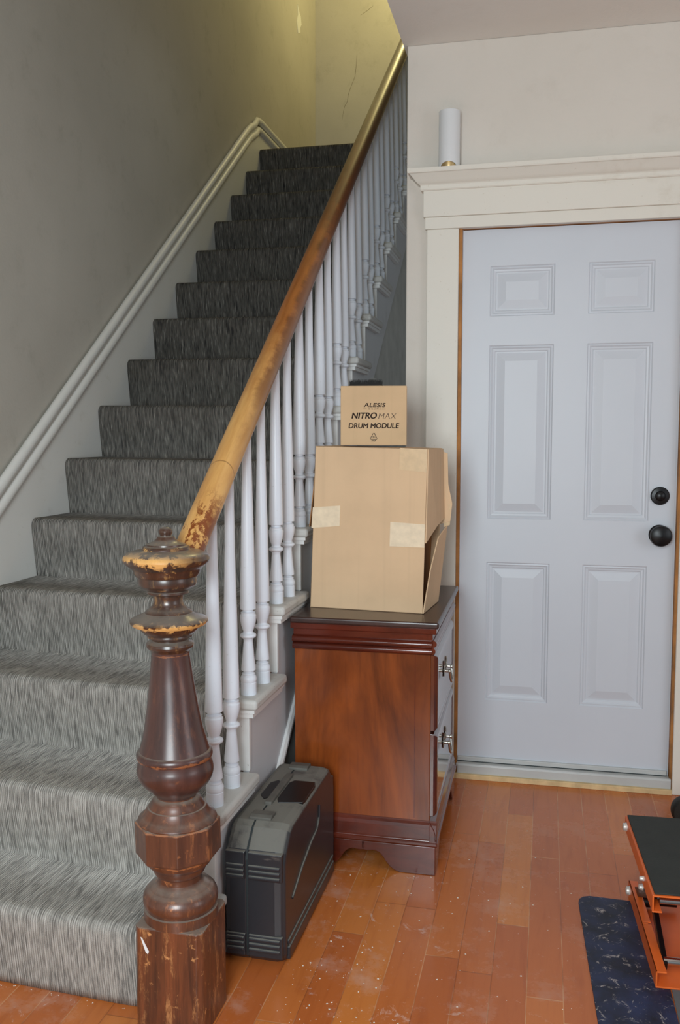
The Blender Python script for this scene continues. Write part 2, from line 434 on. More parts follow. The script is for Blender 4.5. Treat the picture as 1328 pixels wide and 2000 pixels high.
wb = B(); th = .13
wb.prism([(-.2175, 0), (-.014, 0), (-.014, 2.15), (.812, 2.15), (.812, 0), (3.6, 0), (3.6, CEIL), (-.2175, CEIL)], 'y', -.02, th)
o = wb.build('wall_back', 'wall_back', bevel=.004); o.location = (*DW, 0); o.rotation_euler = (0, 0, DWR); struct(o)

# ---- door
D = thing('door_1', loc=(*DW, 0), rotz=DWR, kind='structure')
def door_slab():
    """slab with six moulded panels: concentric rectangles stepping in depth"""
    x0, x1, z0, z1 = .0, .797, .078, 2.145
    pans = [(.103, .345, 1.818, 2.008), (.468, .705, 1.816, 2.006), (.105, .348, 1.035, 1.708), (.469, .704, 1.038, 1.706),
            (.108, .345, .312, .865), (.471, .705, .314, .867)]
    steps = [(0, 0), (.004, .004), (.009, .003), (.014, .007), (.020, .008), (.024, .011), (.029, .011), (.060, .003)]
    vs = []; fs = []
    xs = sorted({x0, x1, .104, .346, .469, .705}); 
    A = B()
    # face sheet around the panels
    cols = [(.104, .346), (.469, .705)]
    rows = [(.313, .866), (1.037, 1.707), (1.817, 2.007)]
    def q(a, b_, c_, d): A.add([(a, 0, c_), (b_, 0, c_), (b_, 0, d), (a, 0, d)], [(0, 1, 2, 3)])
    for a, b_ in ((x0, .104), (.346, .469), (.705, x1)): q(a, b_, z0, z1)
    for a, b_ in cols:
        zz = [z0] + [t for r in rows for t in r] + [z1]
        for k in range(0, len(zz), 2): q(a, b_, zz[k], zz[k + 1])
        for lo, hi in rows:
            ring = []
            for ins, dep in steps:
                ring.append([(a + ins, -dep, lo + ins), (b_ - ins, -dep, lo + ins), (b_ - ins, -dep, hi - ins), (a + ins, -dep, hi - ins)])
            # dep positive = recessed for the photo's sunk mouldings
            vs = [(p[0], -p[1] if True else p[1], p[2]) for r in ring for p in r]
            fs = []
            for i in range(len(ring) - 1):
                for k in range(4):
                    k2 = (k + 1) % 4; fs.append((i * 4 + k, i * 4 + k2, (i + 1) * 4 + k2, (i + 1) * 4 + k))
            fs.append(tuple((len(ring) - 1) * 4 + k for k in range(4)))
            A.add([(p[0], abs(p[1]), p[2]) for p in vs], fs)
    # back and edges
    A.add([(x0, 0, z0), (x1, 0, z0), (x1, 0, z1), (x0, 0, z1), (x0, .044, z0), (x1, .044, z0), (x1, .044, z1), (x0, .044, z1)],
          [(4, 5, 6, 7), (0, 1, 5, 4), (1, 2, 6, 5), (2, 3, 7, 6), (3, 0, 4, 7)])
    return A
sl = door_slab().build('door_panel', 'door', D)
B().box(.0, .797, -.012, .04, .062, .079).build('door_sweep', 'sill', D, .002)
B().box(.0, .797, -.008, .03, .055, .063).build('sweep_seal', 'seal', D)
for nm, sx, sz, r0 in (('deadbolt', .744, 1.135, .034), ('door_knob', .745, .988, .040)):
    p = [(0, r0), (-.008, r0), (-.012, r0 * .9), (-.014, r0 * .55)] if nm == 'deadbolt' else [(0, r0 * .95), (-.006, r0 * .95), (-.010, r0 * .8), (-.012, .014), (-.03, .013), (-.034, .026), (-.042, r0 * .93), (-.052, r0), (-.060, r0 * .93), (-.066, r0 * .6), (-.067, .0)]
    if nm == 'deadbolt': p += [(-.020, r0 * .5), (-.024, r0 * .3), (-.0245, 0)]
    B().lathe(p, (sx, 0, sz), 36, 'y').build(nm, 'black_metal', D, smooth=True)
B().box(-.013, -.001, -.028, .05, .0, 2.150).build('hinge_jamb', 'gap_wood', D)
B().box(-.001, .0, -.004, .05, .05, 2.150).build('jamb_stop', 'door', D)
B().box(.804, .813, -.028, .05, .0, 2.150).build('latch_jamb', 'gap_wood', D)
B().box(.797, .804, .006, .05, .05, 2.150).build('latch_stop', 'door', D)
B().box(-.013, .813, -.03, .05, 2.147, 2.152).build('head_jamb', 'gap_wood', D)
B().box(.0, .81, -.038, .05, .018, .055).build('threshold', 'sill', D, .004)
B().box(-.005, .81, -.036, .03, .046, .058).build('threshold_ridge', 'sill', D, .003)
B().box(-.012, .812, -.05, .05, 0, .020).build('sill_strip', 'pale_wood', D, .002)

T = thing('trim_1', loc=(*DW, 0), rotz=DWR, kind='structure')
# door casing (left leg very slightly fanned as in the photo)
B().prism([(-.136, 2.146), (-.014, 2.146), (-.014, .0), (-.134, .0)], 'y', -.042, -.02).build('casing_leg', 'casing', T, .003)
B().box(.813, .94, -.042, -.02, 0, 2.146).build('casing_leg', 'casing', T, .003)
B().box(-.143, 1.5, -.047, -.02, 2.146, 2.190).build('architrave', 'casing', T, .002)
B().box(-.149, 1.5, -.056, -.02, 2.190, 2.290).build('frieze_board', 'casing', T, .002)
# cornice: swept profile with a return at its left end
prof = [(.02, 0), (.062, 0), (.065, .004), (.065, .018), (.068, .022), (.074, .025), (.082, .032), (.092, .044), (.100, .052), (.102, .054), (.108, .056), (.110, .060), (.110, .072), (.02, .072)]
cr = B(); n = len(prof)
vs = [(-.150 - (d - .056), -d, 2.286 + z) for d, z in prof] + [(1.5, -d, 2.286 + z) for d, z in prof]
vs2 = [(-.150 - (d - .056) if d > .03 else -.150, -.02 if True else 0, 2.286 + z) for d, z in prof]
fs = [(i, i + n, (i + 1) % n + n, (i + 1) % n) for i in range(n)] + [tuple(range(2 * n - 1, n - 1, -1))]
cr.add(vs, fs)
cr.add([v for v in vs[:n]] + vs2, [(i, (i + 1) % n, (i + 1) % n + n, i + n) for i in range(n)] + [tuple(range(n, 2 * n))])
cr.build('cornice', 'casing', T, smooth=True, angle=25)

# ---- wall skirting along the stair (slope 0.787) with a two-bead cap
SK = thing('baseboard_left', loc=(0, 0, 0), kind='structure')
def skz(y): return .461 + .787 * (y) - .028
sk = B()
pts = [(-4.2, 0), (5.22, 0), (5.22, 3.31), (3.66, 3.31)] + [(.45 - .0, skz(.45)), (-.05, .22), (-4.2, .22)]
sk.prism(pts, 'x', -.858, XL).build('skirting_board', 'skirt', SK)
path = [(-.05, skz(-.05) + .02), (3.44, skz(3.44)), (3.50, skz(3.50) - .001), (3.55, skz(3.55) - .005), (3.60, skz(3.60) - .014), (3.65, skz(3.65) - .030), (3.70, 3.322), (3.76, 3.332), (3.84, 3.334), (5.22, 3.334)]
for nm, dz, rad, xo in (('cap_bead', .012, .021, .012), ('cap_bead', -.043, .021, .006)):
    t = B()
    sec = [(math.cos(a) * rad * .8, math.sin(a) * rad) for a in [k * PI / 6 for k in range(12)]]
    vs = []; fs = []; m = len(sec)
    pl_ = [(path[0][0], path[0][1])] + path[1:]
    for i, (y, z) in enumerate(pl_):
        a = pl_[max(i - 1, 0)]; b_ = pl_[min(i + 1, len(pl_) - 1)]
        t_ = Vector((b_[0] - a[0], b_[1] - a[1])).normalized(); nn = Vector((-t_[1], t_[0]))
        for u, w in sec:
            vs.append((XL + xo * .4 + u, y + nn[0] * (w + dz), z + nn[1] * (w + dz)))
    for i in range(len(pl_) - 1):
        for k in range(m):
            fs.append((i * m + k, i * m + (k + 1) % m, (i + 1) * m + (k + 1) % m, (i + 1) * m + k))
    fs += [tuple(range(m)), tuple((len(pl_) - 1) * m + k for k in range(m))]
    t.add(vs, fs); t.build(nm, 'skirt', SK, smooth=True, angle=60)

# missing paint flake and hairline cracks on the stairwell walls
fl = B(); ol = [(4.69, 4.50), (4.70, 4.43), (4.665, 4.37), (4.70, 4.30), (4.76, 4.33), (4.755, 4.36), (4.79, 4.40), (4.77, 4.45), (4.735, 4.46)]
fl.prism([(y + .02, z) for y, z in ol], 'x', -.8585, -.8555)
wl = bpy.data.objects['wall_left']
fl.build('bare_plaster_patch', 'skirt', wl)
wh_ = bpy.data.objects['wall_stairhead']
for pts in ([(-.524, 4.33), (-.528, 4.26), (-.54, 4.16), (-.575, 4.08), (-.593, 4.03), (-.600, 3.98), (-.626, 3.936), (-.643, 3.84)], [(-.40, 4.671), (-.448, 4.638), (-.497, 4.613)]):
    B().tube([(x, 5.2195, z) for x, z in pts], [.0006] + [.0014] * (len(pts) - 2) + [.0006], 6).build('plaster_crack', 'crack', wh_)

# ------------------------------------------------------------------ staircase
S = thing('staircase', 'white painted straight staircase with closed risers beneath grey carpet, against left wall', 'staircase', (0, 0, 0))
def tread(i):
    b = B(); y0 = yn(i); z = zt(i, .16) - .002; y1 = yn(i + 1) + .03
    T_ = .030
    if i == 1:
        b.box(XL, .071, .185, y1, z - T_, z - .012); b.box(.071, XR, .198, y1, z - T_, z)
        return b
    b.box(XL, .085, y0 + .115, y1 + .09, z - T_ - .004, z - .014)
    b.box(.10, XR, y0, y1, z - T_, z)
    return b
def cove(i):
    b = B(); y0 = yn(i); z = zt(i, .16) - .002 - .030; y1 = yn(i + 1) + .028
    if i == 1: y0 = .198 - .012
    for k, (o_, t) in enumerate(((.010, .010), (.016, .014))):
        zz = z - k * .0101
        L = [(.10, y0 + o_), (XR - o_, y0 + o_), (XR - o_, y1), (XR - .034, y1), (XR - .034, y0 + .029), (.10, y0 + .029)]
        b.prism(L, 'z', zz - t, zz)
    return b
for i in range(1, NS):
    tread(i).build('tread', 'tread_paint', S, .012, 4, smooth=True, angle=40)
    cove(i).build('tread_moulding', 'stair_white', S)
tb = B(); tb.box(XL, XR, yn(NS) + .02, 3.99, zt(NS, .16) - .04, zt(NS, .16) - .010); tb.build('tread', 'tread_paint', S)
for i in range(1, NS + 1):
    yr = yn(i) + .030
    if i == 1: b = B().box(XL, .071, .170, .185, 0, zt(1, .16) - .03)
    else:
        b = B().box(.10, .168, yr, yr + .018, zt(i - 1, .16) - .002, zt(i, .16) - .032)
        b.box(XL, .10, yr + .10, yr + .115, zt(i - 1, .16) - .03, zt(i, .16) - .040)
    b.build('riser', 'stair_white', S, .002)
# string board on the open side, stepped on top, sloped below
diag = lambda y: .385 + .845 * (y - .912)
out = [(.198, 0.0), (.198, zt(1, .17) - .032)]
for i in range(1, NS):
    yy = yn(i + 1) + .034
    out += [(yy, zt(i, .17) - .030), (yy, zt(i + 1, .17) - .034)]
out += [(3.99, zt(NS, .17) - .034), (3.99, diag(3.99) - .0), (.47, max(0, diag(.47)))]
out += [(.47, 0)]
B().prism(out, 'x', .148, .165).build('string_board', 'string_paint', S)
B().sweep([(0, -.016), (.010, -.016), (.014, -.006), (.014, .006), (.008, .016), (0, .016)], (.165, .50, diag(.50)), (.165, 1.6, diag(1.6)), (1, 0, 0), Vector((0, -.845, 1)).normalized()).build('string_moulding', 'stair_white', S)
struct(B().prism([(.47, 0), (3.95, 0), (3.95, diag(3.95)), (.47, max(diag(.47), .012))], 'x', .13, .158).build('wall_spandrel', 'spandrel'))

# ---- carpet: one continuous runner
def carpet_mesh():
    YR_r = {1: .112, 2: .328, 3: .585, 4: .833}; YN_r = {1: .086, 2: .293, 3: .556, 4: .808}
    YR_l = {1: .150, 2: .378, 3: .632, 4: .890, 5: 1.130}; YN_l = {1: .128, 2: .350, 3: .606, 4: .866, 5: 1.104}
    def prof(x):
        t = (x - XL) / (.0 - XL); t = max(0, min(1, t))
        P = []
        for i in range(1, NS + 1):
            base_r, base_n = yn(i) + .030, yn(i) + .004
            yr = YR_l.get(i, base_r) * (1 - t) + YR_r.get(i, base_r) * t
            yo = YN_l.get(i, base_n) * (1 - t) + YN_r.get(i, base_n) * t
            z0 = zt(i - 1, x) if i > 1 else .001; z1 = zt(i, x); rr = .024
            P += [(yr, z0), (yr * .85 + yo * .15, z0 + (z1 - .05 - z0) * .15), ((yr + yo) / 2, (z0 + z1 - .05) / 2), (yo + .0015, z1 - .05)]
            for k in range(6):
                a = PI - (PI / 2) * k / 5
                P.append((yo + rr + math.cos(a) * rr, z1 - rr + math.sin(a) * rr))
            P.append((yo + .10, z1 - .001))
        P.append((5.2, zt(NS, x)))
        return P
    xs = [XL, XL + .004, -.7, -.5, -.3, -.1, -.02, .066]
    me = bpy.data.meshes.new('stair_carpet'); bm = bmesh.new(); uvl = bm.loops.layers.uv.new('UVMap')
    rows = []
    allx = xs + [.112]
    for x in allx:
        P = prof(x); row = []; s_ = 0
        for k, (y, z) in enumerate(P):
            if k: s_ += math.hypot(y - P[k - 1][0], z - P[k - 1][1])
            dy = -.0; 
            if x == XL: z2 = z - .004; y2 = y + .003
            else: z2, y2 = z, y
            row.append((bm.verts.new((x, y2, z2)), (x, s_)))
        rows.append(row)
    for a in range(len(rows) - 1):
        for k in range(len(rows[a]) - 1):
            if allx[a + 1] > .07 and k < 14: continue      # leaves room for the newel block on the first step
            f = bm.faces.new((rows[a][k][0], rows[a + 1][k][0], rows[a + 1][k + 1][0], rows[a][k + 1][0])); f.smooth = True
            for lp, uvv in zip(f.loops, (rows[a][k][1], rows[a + 1][k][1], rows[a + 1][k + 1][1], rows[a][k + 1][1])): lp[uvl].uv = uvv
    loose = [v for v in bm.verts if not v.link_faces]; bmesh.ops.delete(bm, geom=loose, context='VERTS')
    bmesh.ops.recalc_face_normals(bm, faces=bm.faces)
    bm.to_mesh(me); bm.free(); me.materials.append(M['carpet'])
    o = bpy.data.objects.new('stair_carpet', me); COL.objects.link(o)
    o.modifiers.new('thick', 'SOLIDIFY').thickness = .007; o.modifiers['thick'].offset = -1
    return o
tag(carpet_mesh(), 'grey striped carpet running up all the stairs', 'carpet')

# ------------------------------------------------------------------ railing: newel, handrail, balusters
RL = thing('stair_railing', 'brown handrail on white turned balusters with a heavy dark turned newel post', 'railing', (.156, .112, 0))
AX = Vector((.156, .112, 0)); LEAN = .0265
def lean(b):
    b.v = [(x - LEAN * max(0, z - .25) * .97, y + LEAN * max(0, z - .25) * -.2, z) for x, y, z in b.v]; return b
NP = [(1.1503, 0.0005), (1.1495, .0055), (1.1472, 0.0105), (1.143, .0145), (1.1385, 0.0158), (1.134, .0145), (1.1314, 0.0126), (1.1300, .0128), (1.1276, 0.0185), (1.1225, .0215), (1.1197, 0.0245), (1.1160, .030), (1.1131, 0.0385), (1.1115, .0437), (1.1085, .0442), (1.1070, 0.0500), (1.1045, .0525), (1.1010, 0.0540), (1.0995, .0545), (1.0975, .066), (1.0945, 0.0790), (1.090, .0895), (1.085, .0950), (1.0784, 0.0972), (1.072, .0950), (1.066, .0895), (1.060, .0815), (1.0569, 0.0783)]
NP2 = [(1.0569, 0.0783), (1.0546, 0.0765), (1.048, 0.0745), (1.0425, .0715), (1.0400, .0700), (1.0385, .0655), (1.0348, .0657), (1.028, .0665), (1.0202, 0.0646), (1.0139, 0.0577), (1.0090, 0.047), (1.0069, 0.045), (1.0055, .0473), (1.0010, 0.0473), (0.9995, .0445), (0.9975, 0.0355), (0.9952, 0.0342), (0.9818, 0.0324), (0.973, 0.0360), (0.9648, 0.0450), (0.960, .0520), (0.957, .0535), (.9555, .056), (0.953, 0.0600), (0.948, .073), (0.9425, 0.0845), (0.9385, 0.0880), (.9345, .0870), (0.9290, 0.0820), (.9275, .0700), (0.9214, 0.0675), (0.9150, .062), (0.9097, 0.0569), (0.907, .0505), (.9055, .0510), (.9020, .0508), (.9000, .0470), (0.8979, 0.0420), (0.8944, 0.0406), (.892, .047), (0.888, 0.0520), (0.883, .0537), (0.8780, 0.0525), (.874, .0485), (.8715, .0450), (0.8684, 0.0432)]
NP3 = [(0.8684, 0.0432), (0.8625, 0.0425), (.80, .0497), (0.7451, 0.0572), (.69, .0665), (0.641, 0.0791), (.6385, .0830), (0.6340, 0.0858), (0.6285, 0.0866), (0.6235, .0850), (.6215, .0822), (0.6182, 0.0818), (0.6073, 0.0856), (.598, .0872), (0.5892, 0.0869), (0.5772, 0.0838), (0.5663, 0.0775), (.556, .068), (0.5457, 0.0568), (.5385, .0480), (0.5336, 0.0447)]
NP4 = [(0.5336, 0.0447), (0.5310, 0.0447), (.5290, .0500), (0.5227, 0.0560), (.516, .0590), (0.5093, 0.0636), (.5080, .0668), (.5040, .0690), (0.4960, 0.0738), (.489, .0800), (.4825, .0885), (.479, .0905), (.4760, .0890)]
NP5 = [(.402, .0700), (.395, .0790), (.389, .0775), (0.3820, 0.0762), (.376, .0720), (0.3700, 0.0651), (.3675, .0625), (0.359, 0.0600), (.352, .0560), (0.348, 0.0515), (.340, .0495), (0.3344, 0.0498), (.330, .053), (0.327, 0.0580), (0.3225, 0.0650), (.3195, .0690), (.3185, .0700), (0.3159, 0.0750), (0.309, 0.0815), (.301, .0850), (0.2937, 0.0862), (.286, .0855), (0.2801, 0.0835), (0.2740, 0.0795), (.2715, .0790), (.2705, .0845), (.262, .0850), (0.2480, 0.0850)]
c0 = tuple(AX)
NW = lean(B().lathe(NP3, c0, 64)).build('newel_post', 'newel_shaft', RL, smooth=True, world=True, angle=30)
tag(NW, 'dark worn turned newel post at the foot of the railing')
lean(B().lathe(NP, c0, 64)).build('newel_cap', 'newel_top', NW, smooth=True, world=True, angle=30)
lean(B().lathe(NP2, c0, 64)).build('newel_neck', 'newel_top', NW, smooth=True, world=True, angle=30)
lean(B().lathe(NP4, c0, 64)).build('newel_shoulder', 'newel_low', NW, smooth=True, world=True, angle=30)
lean(B().lathe(NP5, c0, 64)).build('newel_torus', 'newel_low', NW, smooth=True, world=True, angle=30)
oc = B(); ang = [PI / 8 + k * PI / 4 for k in range(8)]; ro = .0975
lv = [(.390, .080), (.400, .0975), (.474, .0975), (.4785, .090)]
vs = [(AX.x + r * math.cos(a), AX.y + r * math.sin(a), z) for z, r in lv for a in ang]
fs = [(i * 8 + k, i * 8 + (k + 1) % 8, (i + 1) * 8 + (k + 1) % 8, (i + 1) * 8 + k) for i in range(3) for k in range(8)] + [tuple(range(7, -1, -1)), tuple(range(24, 32))]
lean(oc.add(vs, fs)).build('newel_octagon', 'newel_low', NW, .002, world=True)
bh = .0815; ch = .011
sq = [(-bh + ch, -bh), (bh - ch, -bh), (bh, -bh + ch), (bh, bh - ch), (bh - ch, bh), (-bh + ch, bh), (-bh, bh - ch), (-bh, -bh + ch)]
B().prism([(AX.x + x, AX.y + y) for x, y in sq], 'z', .0, .249).build('newel_block', 'newel_block', NW, .003, world=True)
pd = B(); pd.prism([(.092, .228), (.096, .226), (.112, .196), (.109, .190), (.104, .194)], 'y', .0298, .0312)
pd.build('paint_drip', 'stair_white', NW, world=True)

# handrail: rounded section with a flat fillet below, following the stair
rs = .7825
def rz(y): return .928 + rs * y
def rsec():
    pts = []
    for k in range(17):
        a = -.35 + k * (PI + .7) / 16
        pts.append((math.cos(a) * .0365, math.sin(a) * .031 + .006))
    pts += [(-.026, -.016), (-.024, -.024), (.024, -.024), (.026, -.016)]
    return pts
up = Vector((0, -rs, 1)).normalized(); al = Vector((0, 1, rs)).normalized()
rb = B(); P0 = Vector((.152, .178, rz(.178))); P1 = Vector((.155, 3.9, rz(3.9)))
rb.sweep(rsec(), P0, P1, (1, 0, 0), up)
hr = rb.build('handrail', 'rail', RL, smooth=True, world=True, angle=50)

BP = [(0, .0225), (.034, .0225), (.0355, .0212), (.037, .0222), (.043, .0232), (.049, .0228), (.054, .0200), (.056, .0180), (.058, .0188), (.061, .0180), (.064, .0145), (.067, .0140), (.0690, .0145), (.0700, .0208), (.080, .0203), (.110, .0168), (.140, .0142), (.146, .0138), (.149, .0132), (.156, .0132), (.160, .0150), (.164, .0215), (.168, .0232), (.172, .0215), (.176, .0150), (.179, .0140), (.183, .0150), (.195, .0190), (.208, .0218), (.220, .0230), (.226, .0228), (.229, .0205), (.231, .0200), (.234, .0205), (.237, .0155), (.241, .0150), (.2425, .0160), (.2435, .0222), (.30, .0215), (.45, .0182), (.65, .0135)]
def make_baluster(x, y, i):
    z0 = zt(i, .16) - .002; h = rz(y) - .022 - z0 + .004
    prof = [(a, r) for a, r in BP if a < h - .02] + [(h - .0, .0118)]
    b = B().lathe(prof, (0, 0, 0), 24); o = b.build('baluster', 'baluster', None, smooth=True, angle=30)
    o.parent = RL; o.location = Vector((x, y, z0)) - ROOT[RL.name]
    return o
for i in range(2, NS):
    for k, dy in enumerate((.064, .190)):
        y = yn(i) + dy
        if y > 3.75: continue
        make_baluster(.1555, y, i)

# ------------------------------------------------------------------ chest with two drawers
CH = thing('drawer_chest', 'glossy dark cherry two-drawer chest with silver pulls standing beside the stair', 'chest', (.651, .903, 0), .013)
# local: x from -.46 (stair side) to 0, y from 0 (near side) to .69, z up
xl, xr, yd = -.450, -.020, .675
B().box(xl, xr, .012, yd, .165, .715).build('body', 'cherry', CH, .002)
B().box(-.069, -.0665, .0108, .013, .175, .708).build('inlay_line', 'cherry_dark', CH)
B().box(-.461, .006, -.010, .690, .775, .795).build('chest_top', 'cherry_top', CH, .006, 3)
ud = B()
ud.box(-.460, -.002, -.004, .685, .757, .776)
ud.box(-.452, -.014, .004, .680, .735, .758)
ud.build('top_frame', 'cherry_dark', CH, .003)
def halfround(z0, z1, out, b, x0=xl - .004, x1=xr + .004):
    n = 10; zc = (z0 + z1) / 2; h = (z1 - z0) / 2
    sec = [(.012 - math.sin(a) * out, zc - math.cos(a) * h) for a in [k * PI / n for k in range(n + 1)]]
    b.prism(sec, 'x', x0, x1)
    sec2 = [(xr + math.sin(a) * out, zc - math.cos(a) * h) for a in [k * PI / n for k in range(n + 1)]]
    b.prism(sec2, 'y', .012, .66)
mo = B(); halfround(.712, .737, .018, mo); halfround(.690, .714, .014, mo)
mo.build('top_moulding', 'cherry_dark', CH, smooth=True, angle=50)
bm_ = B()
sec = [(.012, .090), (-.002, .090), (-.004, .096), (-.004, .104), (.000, .108), (.001, .114), (.001, .148), (.004, .158), (.009, .165), (.012, .170)]
bm_.prism(sec, 'x', xl - .01, .004)
bm_.prism([(-.02, .090), (.004, .090), (.006, .096), (.006, .104), (.001, .108), (.0, .114), (.0, .130), (-.006, .148), (-.014, .160), (-.02, .170)], 'y', -.002, .672)
bm_.box(xl, xr, .012, .672, .088, .166)
bm_.build('base_moulding', 'cherry_dark', CH, .0015)
def foot(pts, y0, y1): return B().prism(pts, 'y', y0, y1)
fr = [(.0, .0), (.0, .091), (-.232, .091), (-.232, .070), (-.228, .062), (-.214, .060), (-.200, .062), (-.190, .063), (-.176, .058), (-.164, .046), (-.154, .030), (-.142, .016), (-.128, .006), (-.112, .0)]
foot(fr, .0, .022).build('bracket_foot', 'cherry_dark', CH, .002)
foot([(-.452 - x, z) for x, z in fr][:: 1], .0, .022).build('bracket_foot', 'cherry_dark', CH, .002)
fs_ = [(y, z) for y, z in ((.002, 0), (.002, .091), (.16, .091), (.15, .066), (.12, .050), (.10, .02), (.08, 0))]
B().prism(fs_, 'x', -.022, .0).build('bracket_foot', 'cherry_dark', CH, .002)
B().prism([(.674 - y, z) for y, z in fs_], 'x', -.022, .0).build('bracket_foot', 'cherry_dark', CH, .002)
B().prism([(.674 - y, z) for y, z in fs_], 'x', -.452, -.430).build('bracket_foot', 'cherry_dark', CH, .002)
def drawer(z0, z1):
    y0, y1 = .016, .560; b = B()
    lv = [(-.022, 0), (-.010, 0), (-.004, .003), (.001, .009), (.002, .020), (-.001, .024)]
    vs = []; fs = []
    for x, ins in lv: vs += [(x, y0 + ins, z0 + ins), (x, y1 - ins, z0 + ins), (x, y1 - ins, z1 - ins), (x, y0 + ins, z1 - ins)]
    for i in range(len(lv) - 1):
        for k in range(4): fs.append((i * 4 + k, i * 4 + (k + 1) % 4, (i + 1) * 4 + (k + 1) % 4, (i + 1) * 4 + k))
    fs += [(0, 3, 2, 1), tuple((len(lv) - 1) * 4 + k for k in range(4))]
    return b.add(vs, fs)
def pull(yc, zc):
    b = B(); hw = .031
    for s_ in (-1, 1):
        y = yc + s_ * hw
        # pierced back plate drawn as petals, post and ball
        for k in range(6):
            a = k * PI / 3; b.lathe([(0, .004), (.002, .007), (.004, .004), (.0045, 0.0003)], (-.001, y + math.cos(a) * .011, zc + math.sin(a) * .014), 12, 'x')
        b.lathe([(0, .009), (.004, .009), (.006, .005), (.016, .0045), (.018, .007), (.023, .007), (.026, .003), (.0262, .0003)], (-.001, y, zc), 16, 'x')
        b.tube([(.001, y, zc + .014), (.001, y, zc + .030), (.001, y + s_ * .004, zc + .034)], [.004, .003, .001], 8)
    path = []
    for k in range(17):
        t = -1 + k / 8; path.append((.019 + .006 * (1 - t * t), yc + hw * t * (1.0 + .05 * (1 - abs(t))), zc - .006 - .034 * (1 - t ** 4)))
    b.tube(path, [.0032 + .0012 * (1 - abs(-1 + k / 8)) for k in range(17)], 10)
    return b
for z0, z1, zc in ((.452, .690, .590), (.182, .442, .350)):
    d = drawer(z0, z1).build('drawer', 'cherry_drawer', CH, .0015)
    pull(.25, zc).build('drawer_pull', 'silver', d, smooth=True)

# ------------------------------------------------------------------ big cardboard box on the chest
BX = thing('cardboard_box', 'large brown cardboard box with torn open side flaps, standing on the chest', 'box', (.213, 1.052, .795), -.085)
bw, bd, bhh = .378, .235, .530; t = .005
b = B()
# front slightly leaning back to the right, walls of corrugated board; open towards +x
b.prism([(0, 0), (bw, -.0), (bw + .012, bhh - .008), (.020, bhh)], 'y', 0, t)
b.prism([(0, 0), (bw, -.0), (bw + .012, bhh - .008), (.020, bhh)], 'y', bd - t, bd)
b.prism([(0, 0), (t, 0), (.020 + t, bhh), (.020, bhh)], 'y', 0, bd)
b.prism([(0, 0), (bw, 0), (bw, t), (0, t)], 'y', 0, bd)
b.prism([(.020, bhh), (.020, bhh - t), (bw + .012, bhh - t - .008), (bw + .012, bhh - .008)], 'y', 0, bd)
b.build('box_body', 'kraft', BX, .0025)
# flaps on the open side
def plate(pts3, th_, nrm):
    n_ = Vector(nrm).normalized() * th_; k = len(pts3)
    vs = [Vector(p) for p in pts3] + [Vector(p) + n_ for p in pts3]
    fs = [tuple(range(k)), tuple(range(2 * k - 1, k - 1, -1))] + [(i, i + k, (i + 1) % k + k, (i + 1) % k) for i in range(k)]
    return B().add(vs, fs)
plate([(bw + .012, .002, bhh - .010), (bw + .012, bd - .002, bhh - .010), (bw + .018, bd + .002, .285), (bw + .016, bd * .55, .270), (bw + .006, .002, .225)], .004, (1, 0, 0)).build('box_flap', 'kraft', BX, .001)
plate([(bw + .0, .000, .002), (bw + .0, bd - .004, .002), (bw + .030, bd - .010, .262), (bw + .026, .10, .235), (bw + .018, .020, .140)], .004, (1, 0, -.25)).build('box_flap', 'kraft', BX, .001)
plate([(bw - .004, bd - .006, .262), (bw + .040, bd + .006, .275), (bw + .046, bd + .008, .335), (bw + .032, bd + .006, .40), (bw + .029, bd + .005, .505), (bw + .0, bd - .006, .515)], .004, (-.2, .9, 0)).build('box_flap', 'kraft', BX, .001)
plate([(.006, .03, .25), (.006, bd - .02, .25), (.019, bd - .02, .522), (.019, .03, .522)], .004, (-1, 0, .03)).build('box_flap', 'kraft_in', BX)
plate([(-.014, .04, .262), (-.010, bd, .262), (.014, bd, .515), (.016, .04, .522)], .003, (-1, 0, .03)).build('box_flap', 'kraft_in', BX)
# inner flap shading panel inside the opening
plate([(bw - .03, .006, .01), (bw - .03, bd - .006, .01), (bw - .02, bd - .006, .25), (bw - .02, .006, .25)], .004, (-1, 0, 0)).build('inner_flap', 'kraft_in', BX, .001)
def strip(name, pts, mat, yy=-.0012): B().prism(pts, 'y', yy, 0.0004).build(name, mat, BX)
strip('tape_strip', [(.006, .262), (.006 + .005, .330), (.105, .338), (.103, .272)], 'tape')
strip('tape_strip', [(.270, .212), (bw + .0045, .212), (bw + .006, .285), (.272, .290)], 'tape')
strip('tape_strip', [(.300, bhh - .075), (bw + .010, bhh - .082), (bw + .0115, bhh - .010), (.302, bhh - .006)], 'tape_clear')
plate([(bw + .018, bd + .001, .335), (bw + .044, bd + .0085, .335), (bw + .038, bd + .0075, .262), (bw + .018, bd + .001, .255)], .0008, (.2, -.9, 0)).build('tape_strip', 'tape_clear', BX)

